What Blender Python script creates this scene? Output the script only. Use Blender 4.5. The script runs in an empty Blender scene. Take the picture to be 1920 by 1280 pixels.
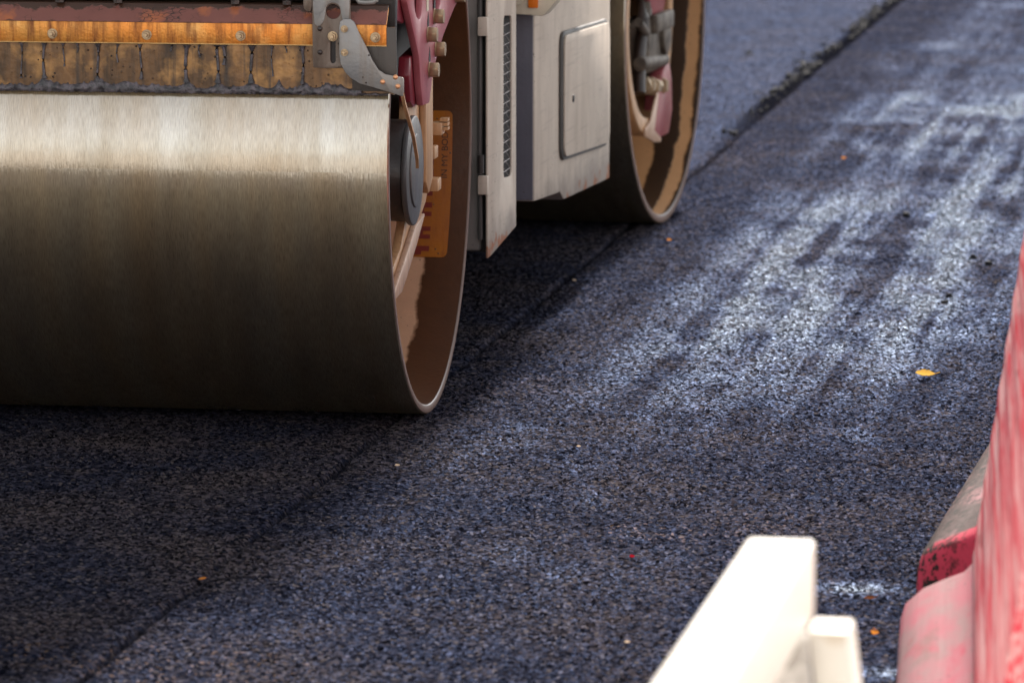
import bpy, bmesh, math, random
import numpy as np
from mathutils import Matrix, Vector
R_ = math.radians
random.seed(7)
scene = bpy.context.scene
COL = scene.collection

# ---------------------------------------------------------------- camera, sky, sun, exposure
cam = bpy.data.cameras.new('camera')
cam.lens = 160.97; cam.sensor_width = 36.0; cam.clip_start = 0.1; cam.clip_end = 2000
cam.dof.use_dof = True; cam.dof.focus_distance = 9.75; cam.dof.aperture_fstop = 6.3
camo = bpy.data.objects.new('camera', cam); COL.objects.link(camo)
camo.location = (0, 0, 1.689)
camo.rotation_euler = (math.pi/2 - 0.1507, 0, 0)
scene.camera = camo

SUN_AZ, SUN_EL = R_(11.0), R_(42)          # azimuth measured from +Y towards +X
w = bpy.data.worlds.new('World'); scene.world = w; w.use_nodes = True
nt = w.node_tree
sky = nt.nodes.new('ShaderNodeTexSky'); sky.sky_type = 'NISHITA'; sky.sun_disc = False
sky.sun_elevation = SUN_EL; sky.sun_rotation = SUN_AZ
sky.dust_density = 0.6; sky.air_density = 1.0; sky.ozone_density = 1.0
hs = nt.nodes.new('ShaderNodeHueSaturation'); hs.inputs['Saturation'].default_value = 0.16   # thin even cloud
nt.links.new(sky.outputs[0], hs.inputs['Color'])
nt.links.new(hs.outputs[0], nt.nodes['Background'].inputs[0])
nt.nodes['Background'].inputs[1].default_value = 0.09

sl = bpy.data.lights.new('sun', 'SUN'); sl.energy = 3.2; sl.angle = R_(3.5); sl.color = (1.0, 0.925, 0.84)
so = bpy.data.objects.new('sun', sl); COL.objects.link(so)
d = Vector((math.sin(SUN_AZ)*math.cos(SUN_EL), math.cos(SUN_AZ)*math.cos(SUN_EL), math.sin(SUN_EL)))
so.rotation_euler = d.to_track_quat('Z', 'Y').to_euler(); so.location = d*30

vs = scene.view_settings
vs.view_transform = 'Standard'; vs.look = 'None'; vs.gamma = 1.0; vs.use_curve_mapping = False
vs.exposure = 1.80
scene.render.engine = 'CYCLES'

# ---------------------------------------------------------------- material helper
class G:
    def __init__(s, name):
        s.m = bpy.data.materials.new(name); s.m.use_nodes = True
        s.nt = s.m.node_tree; s.b = s.nt.nodes['Principled BSDF']
        s.tc = s.nt.nodes.new('ShaderNodeTexCoord').outputs['Object']
    def put(s, sock, v):
        if isinstance(v, bpy.types.NodeSocket): s.nt.links.new(v, sock)
        elif isinstance(v, (tuple, list)) and len(v) == 3 and sock.type == 'RGBA': sock.default_value = (*v, 1)
        else: sock.default_value = v
    def node(s, t, out=0, props=None, **ins):
        n = s.nt.nodes.new('ShaderNode'+t)
        for k, v in (props or {}).items(): setattr(n, k, v)
        for k, v in ins.items(): s.put(n.inputs[int(k[1:]) if k[0] == '_' and k[1:].isdigit() else k], v)
        return n.outputs[out]
    def scl(s, sx, sy, sz, vec=None, loc=(0, 0, 0)):
        return s.node('Mapping', Vector=vec or s.tc, Scale=(sx, sy, sz), Location=loc)
    def noise(s, scale=5, detail=4, rough=.55, vec=None, dist=0):
        return s.node('TexNoise', Vector=vec or s.tc, Scale=scale, Detail=detail, Roughness=rough, Distortion=dist)
    def vor(s, scale=5, vec=None, feature='F1', out='Distance'):
        n = s.nt.nodes.new('ShaderNodeTexVoronoi'); n.feature = feature
        s.put(n.inputs['Vector'], vec or s.tc); s.put(n.inputs['Scale'], scale); return n.outputs[out]
    def math(s, op, a, b=0, clamp=False):
        n = s.nt.nodes.new('ShaderNodeMath'); n.operation = op; n.use_clamp = clamp
        s.put(n.inputs[0], a); s.put(n.inputs[1], b); return n.outputs[0]
    def step(s, v, lo, hi, a=0., b=1.):
        n = s.nt.nodes.new('ShaderNodeMapRange'); n.clamp = True
        s.put(n.inputs[0], v); n.inputs[1].default_value = lo; n.inputs[2].default_value = hi
        s.put(n.inputs[3], a); s.put(n.inputs[4], b); return n.outputs[0]
    def mix(s, f, a, b):
        n = s.nt.nodes.new('ShaderNodeMix'); n.data_type = 'RGBA'
        s.put(n.inputs[0], f); s.put(n.inputs[6], a); s.put(n.inputs[7], b); return n.outputs[2]
    def sep(s, vec=None):
        n = s.nt.nodes.new('ShaderNodeSeparateXYZ'); s.put(n.inputs[0], vec or s.tc); return n.outputs
    def comb(s, x, y, z=0.):
        return s.node('CombineXYZ', X=x, Y=y, Z=z)
    def attr(s, name):
        n = s.nt.nodes.new('ShaderNodeAttribute'); n.attribute_name = name; return n.outputs['Fac']
    def bump(s, h, dist=.002, strength=1.):
        return s.node('Bump', Height=h, Distance=dist, Strength=strength)
    def done(s, color=None, rough=None, metal=None, normal=None, spec=None, **kw):
        if color is not None: s.put(s.b.inputs['Base Color'], color)
        if rough is not None: s.put(s.b.inputs['Roughness'], rough)
        if metal is not None: s.put(s.b.inputs['Metallic'], metal)
        if spec is not None: s.put(s.b.inputs['Specular IOR Level'], spec)
        if normal is not None: s.put(s.b.inputs['Normal'], normal)
        for k, v in kw.items(): s.put(s.b.inputs[k.replace('_', ' ')], v)
        return s.m

M = {}
# fresh asphalt: bitumen-coated aggregate, partly wetted by the drum sprinklers
g = G('asphalt')
stone = g.vor(140, out='Color'); sx = g.sep(stone)
tone = g.noise(2.2, 4); fine = g.noise(420, 3, .6)
lum = g.math('POWER', sx[0], 2.2)                        # most stones black with binder, a few worn bright
cool = g.mix(lum, (.0026, .0029, .0055), (.043, .043, .062))
warm = g.mix(lum, (.0045, .004, .0045), (.108, .085, .080))
c = g.mix(g.math('MULTIPLY', g.math('MAXIMUM', g.step(tone, .42, .66), g.step(g.noise(7, 3), .55, .72)), .75), cool, warm)
c = g.mix(g.step(sx[1], .90, 1.), c, (.095, .080, .078))
chip = g.math('MULTIPLY', g.step(sx[2], .93, .95), g.step(g.noise(.9, 3), .60, .70))
c = g.mix(chip, c, (.15, .085, .035))
crumb = g.attr('crumb'); wet = g.attr('wet')
c = g.mix(crumb, c, (.008, .008, .011))
r = g.math('ADD', g.step(fine, .3, .7, .42, .58), g.math('MULTIPLY', g.step(sx[1], .0, .4, 1., 0.), -.12))
r = g.math('ADD', r, g.math('MULTIPLY', wet, -.24)); r = g.math('ADD', r, g.math('MULTIPLY', crumb, .35))
h = g.math('ADD', fine, g.math('MULTIPLY', g.noise(130, 2), 1.5))
# every stone face lies at its own tilt
nrm = g.nt.nodes.new('ShaderNodeNewGeometry').outputs['Normal']
def vmath(op, a, b):
    n = g.nt.nodes.new('ShaderNodeVectorMath'); n.operation = op; g.put(n.inputs[0], a); g.put(n.inputs[1], b); return n.outputs[0]
tilt = vmath('MULTIPLY', vmath('SUBTRACT', stone, (.5, .5, .5)), (.8, .8, 0.))
nrm = vmath('NORMALIZE', vmath('ADD', nrm, tilt), (0, 0, 0))
bmp = g.node('Bump', Height=h, Distance=.0014, Strength=1., Normal=nrm)
# bitumen film: matt binder, gloss tinted for blue sky reflection, stronger where wet
dif = g.node('BsdfDiffuse', Color=c, Roughness=.6, Normal=bmp)
glo = g.node('BsdfGlossy', Color=g.mix(wet, (.42, .56, 1.), (.66, .79, 1.)), Roughness=r, Normal=bmp)
fr_ = g.node('Fresnel', IOR=1.35, Normal=bmp)
fac = g.math('MULTIPLY', g.math('ADD', .013, g.math('MULTIPLY', g.math('MINIMUM', fr_, .28), .115)), g.math('MULTIPLY', g.math('ADD', .17, g.math('MULTIPLY', wet, 1.45)), g.step(sx[2], .40, .97, .06, 2.9)))
fac = g.math('MULTIPLY', fac, g.step(crumb, 0., 1., 1., .15))
mx = g.node('MixShader', _0=fac, _1=dif, _2=glo)
g.nt.links.new(mx, g.nt.nodes['Material Output'].inputs['Surface'])
M['asphalt'] = g.m

g = G('pale_reflect_ground')
c = g.mix(g.noise(1.2, 6), (.58, .55, .50), (.72, .68, .62)); c = g.mix(g.step(g.noise(60, 3), .5, .8), c, (.28, .26, .24))
M['pale_ground'] = g.done(c, .9, normal=g.bump(g.noise(80, 4), .003))

# drum shell, outside: wet brushed steel, worn in rings round the axis
g = G('drum_steel')
x, y, z = g.sep()
ang = g.math('ARCTAN2', g.math('SUBTRACT', z, .6), y)
streak = g.noise(1, 4, .6, vec=g.comb(g.math('MULTIPLY', x, 640.), g.math('MULTIPLY', ang, 26.)))
streak2 = g.noise(1, 3, .6, vec=g.comb(g.math('MULTIPLY', x, 150.), g.math('MULTIPLY', ang, 7.)))
ring = g.noise(1, 3, .5, vec=g.comb(g.math('MULTIPLY', x, 9.), g.math('MULTIPLY', ang, .5)))
ring2 = g.noise(1, 2, .5, vec=g.comb(g.math('MULTIPLY', x, 55.), g.math('MULTIPLY', ang, .3)))
c = g.mix(g.step(ring, .35, .68), (.62, .605, .58), (.57, .525, .46))
c = g.mix(g.math('MULTIPLY', g.step(ring2, .45, .75), .30), c, (.40, .37, .33))
c = g.mix(g.math('MULTIPLY', g.step(streak, .42, .72), .45), c, (.36, .31, .26))
cb = g.mix(g.step(ring, .30, .70), (.43, .36, .24), (.38, .265, .145))
cb = g.mix(g.math('MULTIPLY', g.step(streak, .40, .70), .7), cb, (.15, .105, .065))
wisp = g.noise(1, 3, .6, vec=g.comb(g.math('MULTIPLY', x, 190.), g.math('MULTIPLY', ang, 55.)))
r = g.math('ADD', g.step(streak2, .3, .7, .06, .11), g.math('MULTIPLY', ring2, .05))
h = g.math('ADD', g.math('ADD', streak, g.math('MULTIPLY', streak2, 1.5)), g.math('MULTIPLY', wisp, .45))
bmp = g.bump(h, .00025)
film = g.step(g.math('ADD', g.noise(1, 4, .6, vec=g.comb(g.math('MULTIPLY', x, 14.), g.math('MULTIPLY', ang, 2.))), g.math('MULTIPLY', streak, .25)), .35, .80, .42, .72)
g.done(c, r, 1.0, normal=bmp)
rough_lobe = g.node('BsdfAnisotropic', Color=cb, Roughness=.50, Normal=bmp)
mx = g.node('MixShader', _0=film, _1=g.b.outputs[0], _2=rough_lobe)
g.nt.links.new(mx, g.nt.nodes['Material Output'].inputs['Surface'])
M['drum'] = g.m

g = G('drum_rim')
M['rim'] = g.done(g.mix(g.noise(60, 4), (.085, .038, .026), (.15, .075, .052)), .6, .1, normal=g.bump(g.noise(150, 3), .0008))

def inner(name, edges, tan, dark, speck):
    # inside of a drum: tan paint, wet brown tar film in bands round the rim
    g = G(name); x, y, z = g.sep()
    wob = g.math('ADD', g.math('MULTIPLY', g.math('SUBTRACT', g.noise(9, 4), .5), .035), g.math('MULTIPLY', g.math('SUBTRACT', g.noise(60, 3), .5), .012))
    xx = g.math('ADD', x, wob)
    f = None
    for lo, hi in edges:
        t = g.math('MULTIPLY', g.step(xx, lo-.004, lo+.004), g.step(xx, hi-.004, hi+.004, 1., 0.))
        f = t if f is None else g.math('MAXIMUM', f, t)
    f = g.math('MAXIMUM', f, g.math('MULTIPLY', g.step(g.vor(75), .16, .10), g.step(g.noise(14, 3), .5, .56)))
    dk = g.mix(g.noise(30, 4), dark, tuple(v*1.7 for v in dark))
    tn = g.mix(g.noise(18, 5), tan, tuple(v*.72 for v in tan))
    r = g.step(f, 0., 1., .6, .35)
    return g.done(g.mix(f, tn, dk), r, normal=g.bump(g.math('ADD', f, g.math('MULTIPLY', g.noise(90, 3), .5)), .001))
M['inner_front'] = inner('drum_inside_front', [(-.098, .05)], (.58, .335, .20), (.050, .018, .006), 1)
M['inner_rear'] = inner('drum_inside_rear', [(-.115, -.050), (-.012, .05)], (.56, .30, .13), (.024, .012, .006), 1)

def worn(name, base, dirt, amt=.5, rough=.5, metal=0., spots=(.05, .035, .025), scale=8, streak=True, b2=None, spec=.5):
    g = G(name)
    n1 = g.noise(scale, 6, .62); n2 = g.noise(1, 4, .6, vec=g.scl(60, 60, 5))
    c = g.mix(g.step(n1, .3, .7), base, b2 or tuple(v*.82 for v in base))
    f = g.step(n2 if streak else n1, .5, .78); c = g.mix(g.math('MULTIPLY', f, amt), c, dirt)
    sp = g.math('MULTIPLY', g.step(g.vor(55), .14, .09), g.step(g.noise(11, 2), .52, .6))
    c = g.mix(sp, c, spots)
    return g.done(c, g.step(n1, .3, .7, rough-.08, rough+.1), metal, spec=spec, normal=g.bump(g.math('ADD', g.noise(120, 4), g.math('MULTIPLY', sp, .8)), .0006))
M['tan'] = worn('tan_paint', (.50, .275, .13), (.19, .09, .04), .9, .5)
M['pink_tan'] = worn('faded_tan_paint', (.50, .31, .205), (.20, .105, .06), .8, .45)
def grey_panel():
    g = G('grey_paint'); x, y, z = g.sep()
    n1 = g.noise(6, 6, .65); st = g.noise(1, 5, .65, vec=g.scl(50, 16, 3)); sc = g.noise(1, 3, .5, vec=g.node('Mapping', Vector=g.tc, Rotation=(.5, 0, 0), Scale=(40, 3, 90)))
    c = g.mix(g.step(n1, .3, .7), (.56, .47, .385), (.47, .395, .33))
    c = g.mix(g.math('MULTIPLY', g.step(st, .46, .74), .55), c, (.33, .265, .21))
    c = g.mix(g.math('MULTIPLY', g.step(sc, .60, .68), .22), c, (.24, .20, .175))
    zl = g.math('ADD', z, g.math('MULTIPLY', g.math('SUBTRACT', g.noise(7, 5, .6), .5), .22))
    c = g.mix(g.math('MULTIPLY', g.step(zl, .36, .28), .65), c, (.17, .14, .125))
    chip = g.step(g.math('ADD', z, g.math('MULTIPLY', g.noise(30, 4), .10)), .345, .335); c = g.mix(g.math('MULTIPLY', chip, g.step(g.noise(9, 3), .5, .56)), c, (.30, .12, .06))
    sp = g.math('MULTIPLY', g.step(g.vor(60), .13, .08), g.step(g.noise(9, 2), .48, .58)); c = g.mix(sp, c, (.04, .03, .025))
    return g.done(c, g.step(n1, .3, .7, .5, .7), spec=.18, normal=g.bump(g.math('ADD', g.noise(5, 3), g.math('MULTIPLY', g.noise(120, 3), .1)), .004))
M['grey'] = grey_panel()
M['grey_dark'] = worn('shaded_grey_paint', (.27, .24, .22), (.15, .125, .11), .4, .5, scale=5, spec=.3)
M['slate'] = worn('slate_shade', (.105, .10, .125), (.06, .055, .06), .4, .5)
M['cream'] = worn('cream_paint', (.66, .57, .43), (.42, .33, .22), .4, .4)
M['red_face'] = worn('faded_red_paint', (.33, .075, .090), (.22, .035, .045), .6, .42, b2=(.38, .115, .13))
M['red_edge'] = worn('deep_red_paint', (.19, .016, .026), (.07, .012, .014), .5, .32)
M['steel'] = worn('zinc_steel', (.225, .22, .22), (.20, .13, .08), .5, .42, .45, b2=(.27, .245, .22), scale=14)
M['steel_brown'] = worn('stained_steel', (.115, .075, .052), (.06, .032, .02), .6, .45, .3, b2=(.16, .125, .10))
M['brass'] = worn('zinc_bolt', (.46, .33, .20), (.20, .12, .06), .7, .38, .6)
M['copper'] = worn('copper_stud', (.75, .36, .18), (.4, .18, .08), .4, .35, .6)
M['dark_steel'] = worn('dark_steel', (.055, .045, .038), (.03, .02, .014), .6, .5, .2, b2=(.08, .066, .055))
M['red_mid'] = worn('dirty_red_paint', (.24, .040, .048), (.10, .022, .022), .7, .45, b2=(.32, .085, .09), scale=14)
M['black'] = worn('black_frame', (.018, .014, .013), (.030, .018, .012), .6, .6)
M['oily'] = worn('oily_black', (.030, .018, .014), (.055, .028, .017), .6, .35)
M['hubgrey'] = worn('hub_grey', (.10, .095, .094), (.20, .13, .09), .4, .38, .3)
M['seal'] = worn('rubber_seal', (.075, .07, .066), (.13, .11, .09), .5, .6)
M['motor'] = worn('motor_casting', (.15, .115, .085), (.035, .022, .015), .8, .6, b2=(.05, .036, .026), scale=22, streak=False)

g = G('rust_plate')   # orange rusty angle bar with dark runs
x, y, z = g.sep()
runs = g.noise(1, 5, .65, vec=g.scl(55, 40, 7)); blot = g.noise(7, 6, .6)
c = g.mix(g.step(blot, .35, .65), (.70, .21, .020), (.55, .25, .05))
c = g.mix(g.step(g.noise(11, 4, vec=g.scl(1, 1, 1, loc=(3, 1, 2))), .55, .75), c, (.74, .40, .12))
c = g.mix(g.step(runs, .46, .70), c, (.15, .038, .008))
c = g.mix(g.step(g.noise(1, 3, vec=g.scl(28, 20, 3)), .62, .74), c, (.13, .035, .012))
c = g.mix(g.step(z, .8685, .8665), c, (.85, .55, .22))  # bright strip paints a highlight along the lower edge
M['rust'] = g.done(c, g.step(runs, .3, .7, .25, .5), .45, normal=g.bump(g.noise(170, 4), .0008))

g = G('rust_flange')  # dull red-brown paint on the sloping upper flange, flaking to black at the top
x, y, z = g.sep()
n = g.noise(24, 6, .65)
c = g.mix(g.noise(9, 5), (.12, .040, .030), (.22, .078, .058))
c = g.mix(g.step(g.noise(1, 4, vec=g.scl(12, 12, 6)), .54, .68), c, (.42, .12, .03))
top = g.step(g.math('ADD', z, g.math('MULTIPLY', g.math('SUBTRACT', n, .5), .05)), .937, .941)
c = g.mix(top, c, (.05, .022, .012))
lower = g.step(g.math('ADD', z, g.math('MULTIPLY', g.math('SUBTRACT', g.noise(50, 5), .5), .02)), .9135, .911)
c = g.mix(lower, c, (.10, .035, .018))
crk = g.step(g.vor(1, vec=g.scl(70, 160, 160), feature='DISTANCE_TO_EDGE'), .03, .07, 1., 0.)
c = g.mix(g.math('MULTIPLY', crk, g.step(g.noise(13, 3), .48, .58)), c, (.035, .016, .01))
M['flange'] = g.done(c, .42, .1, normal=g.bump(g.math('ADD', n, top), .0015))

g = G('scraper_rubber')  # brown stained wiper flap
n = g.noise(1, 5, .6, vec=g.scl(34, 34, 7)); n2 = g.noise(13, 5, .6)
c = g.mix(g.step(n, .35, .68), (.055, .029, .012), (.20, .093, .028))
c = g.mix(g.step(n2, .52, .70), c, (.42, .215, .065))
c = g.mix(g.step(g.noise(1, 4, vec=g.scl(60, 60, 3)), .56, .72), c, (.045, .028, .018))
sp = g.math('MULTIPLY', g.step(g.vor(70), .17, .10), g.step(g.noise(10, 2), .47, .55))
c = g.mix(sp, c, (.02, .012, .01))
M['flap'] = g.done(c, g.step(n, .3, .7, .5, .32), .25, normal=g.bump(g.math('ADD', g.noise(60, 4), sp), .0012))

g = G('tar')
n = g.noise(70, 5, .65)
c = g.mix(g.step(n, .4, .7), (.03, .026, .028), (.15, .125, .135)); c = g.mix(g.step(g.noise(160, 2), .62, .7), c, (.012, .01, .01))
M['tar'] = g.done(c, g.step(n, .3, .7, .3, .55), normal=g.bump(n, .003))

def barrier_mat(name, dirt_top, red, pink):
    g = G(name); x, y, z = g.sep()
    st = g.noise(1, 5, .6, vec=g.scl(60, 1.2, 26)); st2 = g.noise(1, 4, .6, vec=g.scl(150, 2, 70))
    c = g.mix(g.step(st, .38, .62), red, pink)
    c = g.mix(g.math('MULTIPLY', g.step(st2, .46, .58), .8), c, (.84, .50, .47))
    c = g.mix(g.step(g.noise(1, 3, vec=g.scl(90, 3, 45)), .63, .70), c, (.30, .02, .02))
    # foot: sun-bleached, scuffed pink with dirt
    foot = g.step(z, .215, .19); fv = g.scl(1, .3, 1); n = g.noise(14, 5, .65, vec=fv)
    fc = g.mix(g.step(n, .38, .62), (.27, .075, .095), (.20, .112, .114)); fc = g.mix(g.step(g.noise(22, 5, vec=fv), .56, .72), fc, (.29, .035, .06))
    if dirt_top:
        grey = g.mix(n, (.040, .028, .026), (.10, .062, .058)); grey = g.mix(g.step(g.noise(9, 4, vec=fv), .52, .70), grey, (.26, .12, .13))
        fc = g.mix(g.step(g.math('ADD', y, g.math('MULTIPLY', g.math('SUBTRACT', n, .5), .05)), .035, .050), (.42, .040, .070), grey)
        sp = g.math('MAXIMUM', g.step(g.vor(85), .36, .24), g.step(g.noise(38, 5, .65), .50, .56))
        sp = g.math('MULTIPLY', sp, g.step(g.math('ADD', x, g.math('MULTIPLY', n, .09)), .17, .085))
        fc = g.mix(sp, fc, (.020, .016, .014))
    else:
        fc = g.mix(g.step(g.noise(9, 6, .7, vec=fv), .52, .70), fc, (.12, .08, .068))
        fc = g.mix(g.step(g.noise(45, 4), .66, .70), fc, (.05, .03, .028))
    c = g.mix(foot, c, fc)
    return g.done(c, g.step(foot, 0., 1., .45, .75), normal=g.bump(g.math('ADD', g.noise(90, 3), st2), .0008), spec=g.step(foot, 0., 1., .4, .15))
M['barrier'] = barrier_mat('red_plastic', False, (.74, .014, .040), (.70, .155, .17))
M['barrier_dirty'] = barrier_mat('dirty_red_plastic', True, (.62, .02, .04), (.60, .16, .17))

g = G('white_paint'); n = g.noise(10, 5)
c = g.mix(n, (.72, .67, .60), (.66, .60, .52)); c = g.mix(g.step(g.noise(1, 4, vec=g.scl(30, 4, 30)), .58, .75), c, (.55, .46, .36))
M['white'] = g.done(c, .5, normal=g.bump(g.noise(60, 4), .0008))
g = G('dirty_white_paint')
c = g.mix(g.step(g.noise(22, 5, .65), .42, .6), (.68, .63, .58), (.30, .26, .23))
M['dirty_white'] = g.done(c, .6, normal=g.bump(g.noise(60, 4), .001))
def plain(name, col, rough=.5, metal=0., var=.35):
    g = G(name); return g.done(g.mix(g.noise(40, 4), col, tuple(v*(1-var) for v in col)), rough, metal)
M['orange'] = plain('orange_lens', (.85, .20, .02), .2)
M['sticker'] = worn('yellow_sticker', (.34, .115, .008), (.20, .055, .008), .7, .4, b2=(.30, .085, .008))
M['print_dark'] = plain('dark_print', (.045, .02, .012), .5)
M['print_red'] = plain('red_print', (.19, .018, .008), .5)
M['wire'] = plain('wire', (.34, .30, .28), .5, .3)
def leafmat(name, col):
    g = G(name); c = g.mix(g.noise(60, 4), col, tuple(v*.7 for v in col)); n_ = g.bump(g.noise(120, 3), .0006)
    mx = g.node('MixShader', _0=.45, _1=g.node('BsdfDiffuse', Color=c, Normal=n_), _2=g.node('BsdfTranslucent', Color=c, Normal=n_))
    g.nt.links.new(mx, g.nt.nodes['Material Output'].inputs['Surface']); return g.m
M['yellow_leaf'] = leafmat('yellow_leaf', (.90, .58, .12))
M['orange_leaf'] = leafmat('orange_leaf', (.70, .28, .05))
M['pale_leaf'] = leafmat('pale_leaf', (.72, .56, .40))
M['brown_leaf'] = leafmat('brown_leaf', (.20, .07, .03))
M['red_chip'] = leafmat('red_chip', (.40, .012, .025))
M['glass'] = plain('tinted_glass', (.02, .025, .03), .1)

# ---------------------------------------------------------------- object helpers
WORLD = {}
def frame(x, y, phi, z=0.):
    # local (a right, b forward, z up); phi turns forward from +Y towards +X
    return Matrix.Translation((x, y, z)) @ Matrix.Rotation(-phi, 4, 'Z')
FF = frame(-.176, 10.10, R_(7.88))      # front drum, right end, on the ground
RF = frame(.456, 13.49, R_(13.31))      # rear drum, right end
MF = frame(-.176, 10.10, R_(10.56))     # middle body
I4 = Matrix.Identity(4)

def link(name, data, parent=None, mw=I4, mat=None):
    o = bpy.data.objects.new(name, data); COL.objects.link(o)
    if mat is not None and data is not None and not data.materials: data.materials.append(M[mat])
    if parent is not None:
        o.parent = parent; o.matrix_parent_inverse = WORLD[parent.name].inverted()
    o.matrix_basis = mw.copy(); WORLD[o.name] = mw.copy()
    return o
def thing(name, label, cat, mw, group=None):
    o = link(name, None, None, mw); o.empty_display_size = .1
    return tag(o, label, cat, group)
def tag(o, label=None, cat=None, group=None, kind=None):
    if label: o['label'] = label
    if cat: o['category'] = cat
    if group: o['group'] = group
    if kind: o['kind'] = kind
    return o
def mesh(bm, name='m', smooth=35):
    bmesh.ops.recalc_face_normals(bm, faces=bm.faces[:])
    me = bpy.data.meshes.new(name); bm.to_mesh(me); bm.free()
    if smooth:
        me.polygons.foreach_set('use_smooth', [True]*len(me.polygons))
        me.set_sharp_from_angle(angle=R_(smooth))
    return me
def bev(bm, w, seg=2, ang=30):
    if w <= 0: return
    es = [e for e in bm.edges if len(e.link_faces) == 2 and e.calc_face_angle(0) > R_(ang)]
    bmesh.ops.bevel(bm, geom=es, offset=w, segments=seg, profile=.5, affect='EDGES', clamp_overlap=True)
def add_box(bm, lo, hi, mat=None):
    r = bmesh.ops.create_cube(bm, size=1)
    for v in r['verts']:
        v.co = Vector([(lo[i]+hi[i])/2 + v.co[i]*(hi[i]-lo[i]) for i in range(3)])
        if mat is not None: v.co = mat @ v.co
    return r['verts']
def box(lo, hi, w=.003, seg=2):
    bm = bmesh.new(); add_box(bm, lo, hi); bev(bm, w, seg); return mesh(bm)
def plate(outer, axis, t0, t1, holes=(), w=.0015):
    # outline in the two remaining axes (in xyz order), extruded along axis
    bm = bmesh.new(); es = []
    def mk(p, t):
        q = [0, 0, 0]; k = [i for i in range(3) if i != axis]; q[k[0]], q[k[1]] = p; q[axis] = t; return q
    for loop in [outer, *holes]:
        vs_ = [bm.verts.new(mk(p, t0)) for p in loop]
        es += [bm.edges.new((vs_[i], vs_[(i+1) % len(vs_)])) for i in range(len(vs_))]
    bmesh.ops.triangle_fill(bm, edges=es, use_beauty=True)
    bmesh.ops.dissolve_limit(bm, angle_limit=.01, verts=bm.verts[:], edges=bm.edges[:])
    r = bmesh.ops.extrude_face_region(bm, geom=bm.faces[:])
    for v in [x for x in r['geom'] if isinstance(x, bmesh.types.BMVert)]: v.co[axis] = t1
    bmesh.ops.recalc_face_normals(bm, faces=bm.faces[:])
    bev(bm, w, 2, 40)
    return mesh(bm)
def arc(cx, cy, r, a0, a1, n=10):
    return [(cx+r*math.cos(R_(a0+(a1-a0)*i/n)), cy+r*math.sin(R_(a0+(a1-a0)*i/n))) for i in range(n+1)]
def rrect(pts, r, n=5):
    # outline with each corner rounded to radius r
    q = []; m_ = len(pts)
    for i in range(m_):
        p = Vector(pts[i]); a_ = (Vector(pts[i-1])-p).normalized(); b_ = (Vector(pts[(i+1) % m_])-p).normalized()
        rr = r if not isinstance(r, (list, tuple)) else r[i]
        for k in range(n+1):
            t = k/n; v = p+a_*rr*(1-t)**2+b_*rr*t**2
            q.append((v.x, v.y))
    return q
def smooth_loop(pts, it=2):
    # round the corners of an outline (Chaikin)
    for _ in range(it):
        q = []
        for i in range(len(pts)):
            p0, p1 = pts[i], pts[(i+1) % len(pts)]
            q += [(p0[0]*.75+p1[0]*.25, p0[1]*.75+p1[1]*.25), (p0[0]*.25+p1[0]*.75, p0[1]*.25+p1[1]*.75)]
        pts = q
    return pts
def add_cyl(bm, p0, p1, r0, r1=None, seg=24, caps=True):
    p0, p1 = Vector(p0), Vector(p1); dd = p1-p0
    m = Matrix.Translation((p0+p1)/2) @ dd.to_track_quat('Z', 'Y').to_matrix().to_4x4()
    return bmesh.ops.create_cone(bm, cap_ends=caps, segments=seg, radius1=r0, radius2=r0 if r1 is None else r1, depth=dd.length, matrix=m)['verts']
def cyl(p0, p1, r0, r1=None, seg=24, w=0):
    bm = bmesh.new(); add_cyl(bm, p0, p1, r0, r1, seg); bev(bm, w, 2, 50); return mesh(bm)
def tube(pts, rad, seg=8):
    bm = bmesh.new(); rings = []
    for i, p in enumerate(pts):
        p = Vector(p); t = (Vector(pts[min(i+1, len(pts)-1)]) - Vector(pts[max(i-1, 0)])).normalized()
        q = t.to_track_quat('Z', 'Y'); r = rad[i] if isinstance(rad, (list, tuple)) else rad
        rings.append([bm.verts.new(p + q @ Vector((r*math.cos(2*math.pi*k/seg), r*math.sin(2*math.pi*k/seg), 0))) for k in range(seg)])
    for a_, b_ in zip(rings, rings[1:]):
        for k in range(seg): bm.faces.new((a_[k], a_[(k+1) % seg], b_[(k+1) % seg], b_[k]))
    bm.faces.new(rings[0][::-1]); bm.faces.new(rings[-1]); return mesh(bm)
def lathe(prof, seg=160, closed=False, cz=.6):
    # profile of (a, radius) turned about the axle
    bm = bmesh.new(); rings = []
    for a_, r in prof:
        rings.append([bm.verts.new((a_, r*math.cos(2*math.pi*k/seg), cz+r*math.sin(2*math.pi*k/seg))) for k in range(seg)])
    n = len(rings)
    for i in range(n if closed else n-1):
        A, B = rings[i], rings[(i+1) % n]
        for k in range(seg): bm.faces.new((A[k], A[(k+1) % seg], B[(k+1) % seg], B[k]))
    return mesh(bm, smooth=40)

# bolts: shared meshes, head standing out along local +Z
def hex_bolt(r=.0085, hh=.0105, washer=.0108, stud=.0048, tail=.007):
    bm = bmesh.new()
    add_cyl(bm, (0, 0, 0), (0, 0, .0022), washer, washer, 24)
    add_cyl(bm, (0, 0, .0024), (0, 0, hh), r, r*.97, 6)
    if tail: add_cyl(bm, (0, 0, hh), (0, 0, hh+tail), stud, stud*.85, 14)
    bev(bm, .0006, 1, 40); return mesh(bm)
BOLT = hex_bolt(); BOLT.materials.append(M['brass'])
SMALL = hex_bolt(.0058, .007, .0076, .0034, .005); SMALL.materials.append(M['brass'])
BIG = hex_bolt(.0175, .022, .0180, .001, 0); BIG.materials.append(M['brass'])
def rivet():
    bm = bmesh.new(); bmesh.ops.create_uvsphere(bm, u_segments=12, v_segments=8, radius=.0055)
    for v in bm.verts: v.co.z *= .55
    return mesh(bm)
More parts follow.
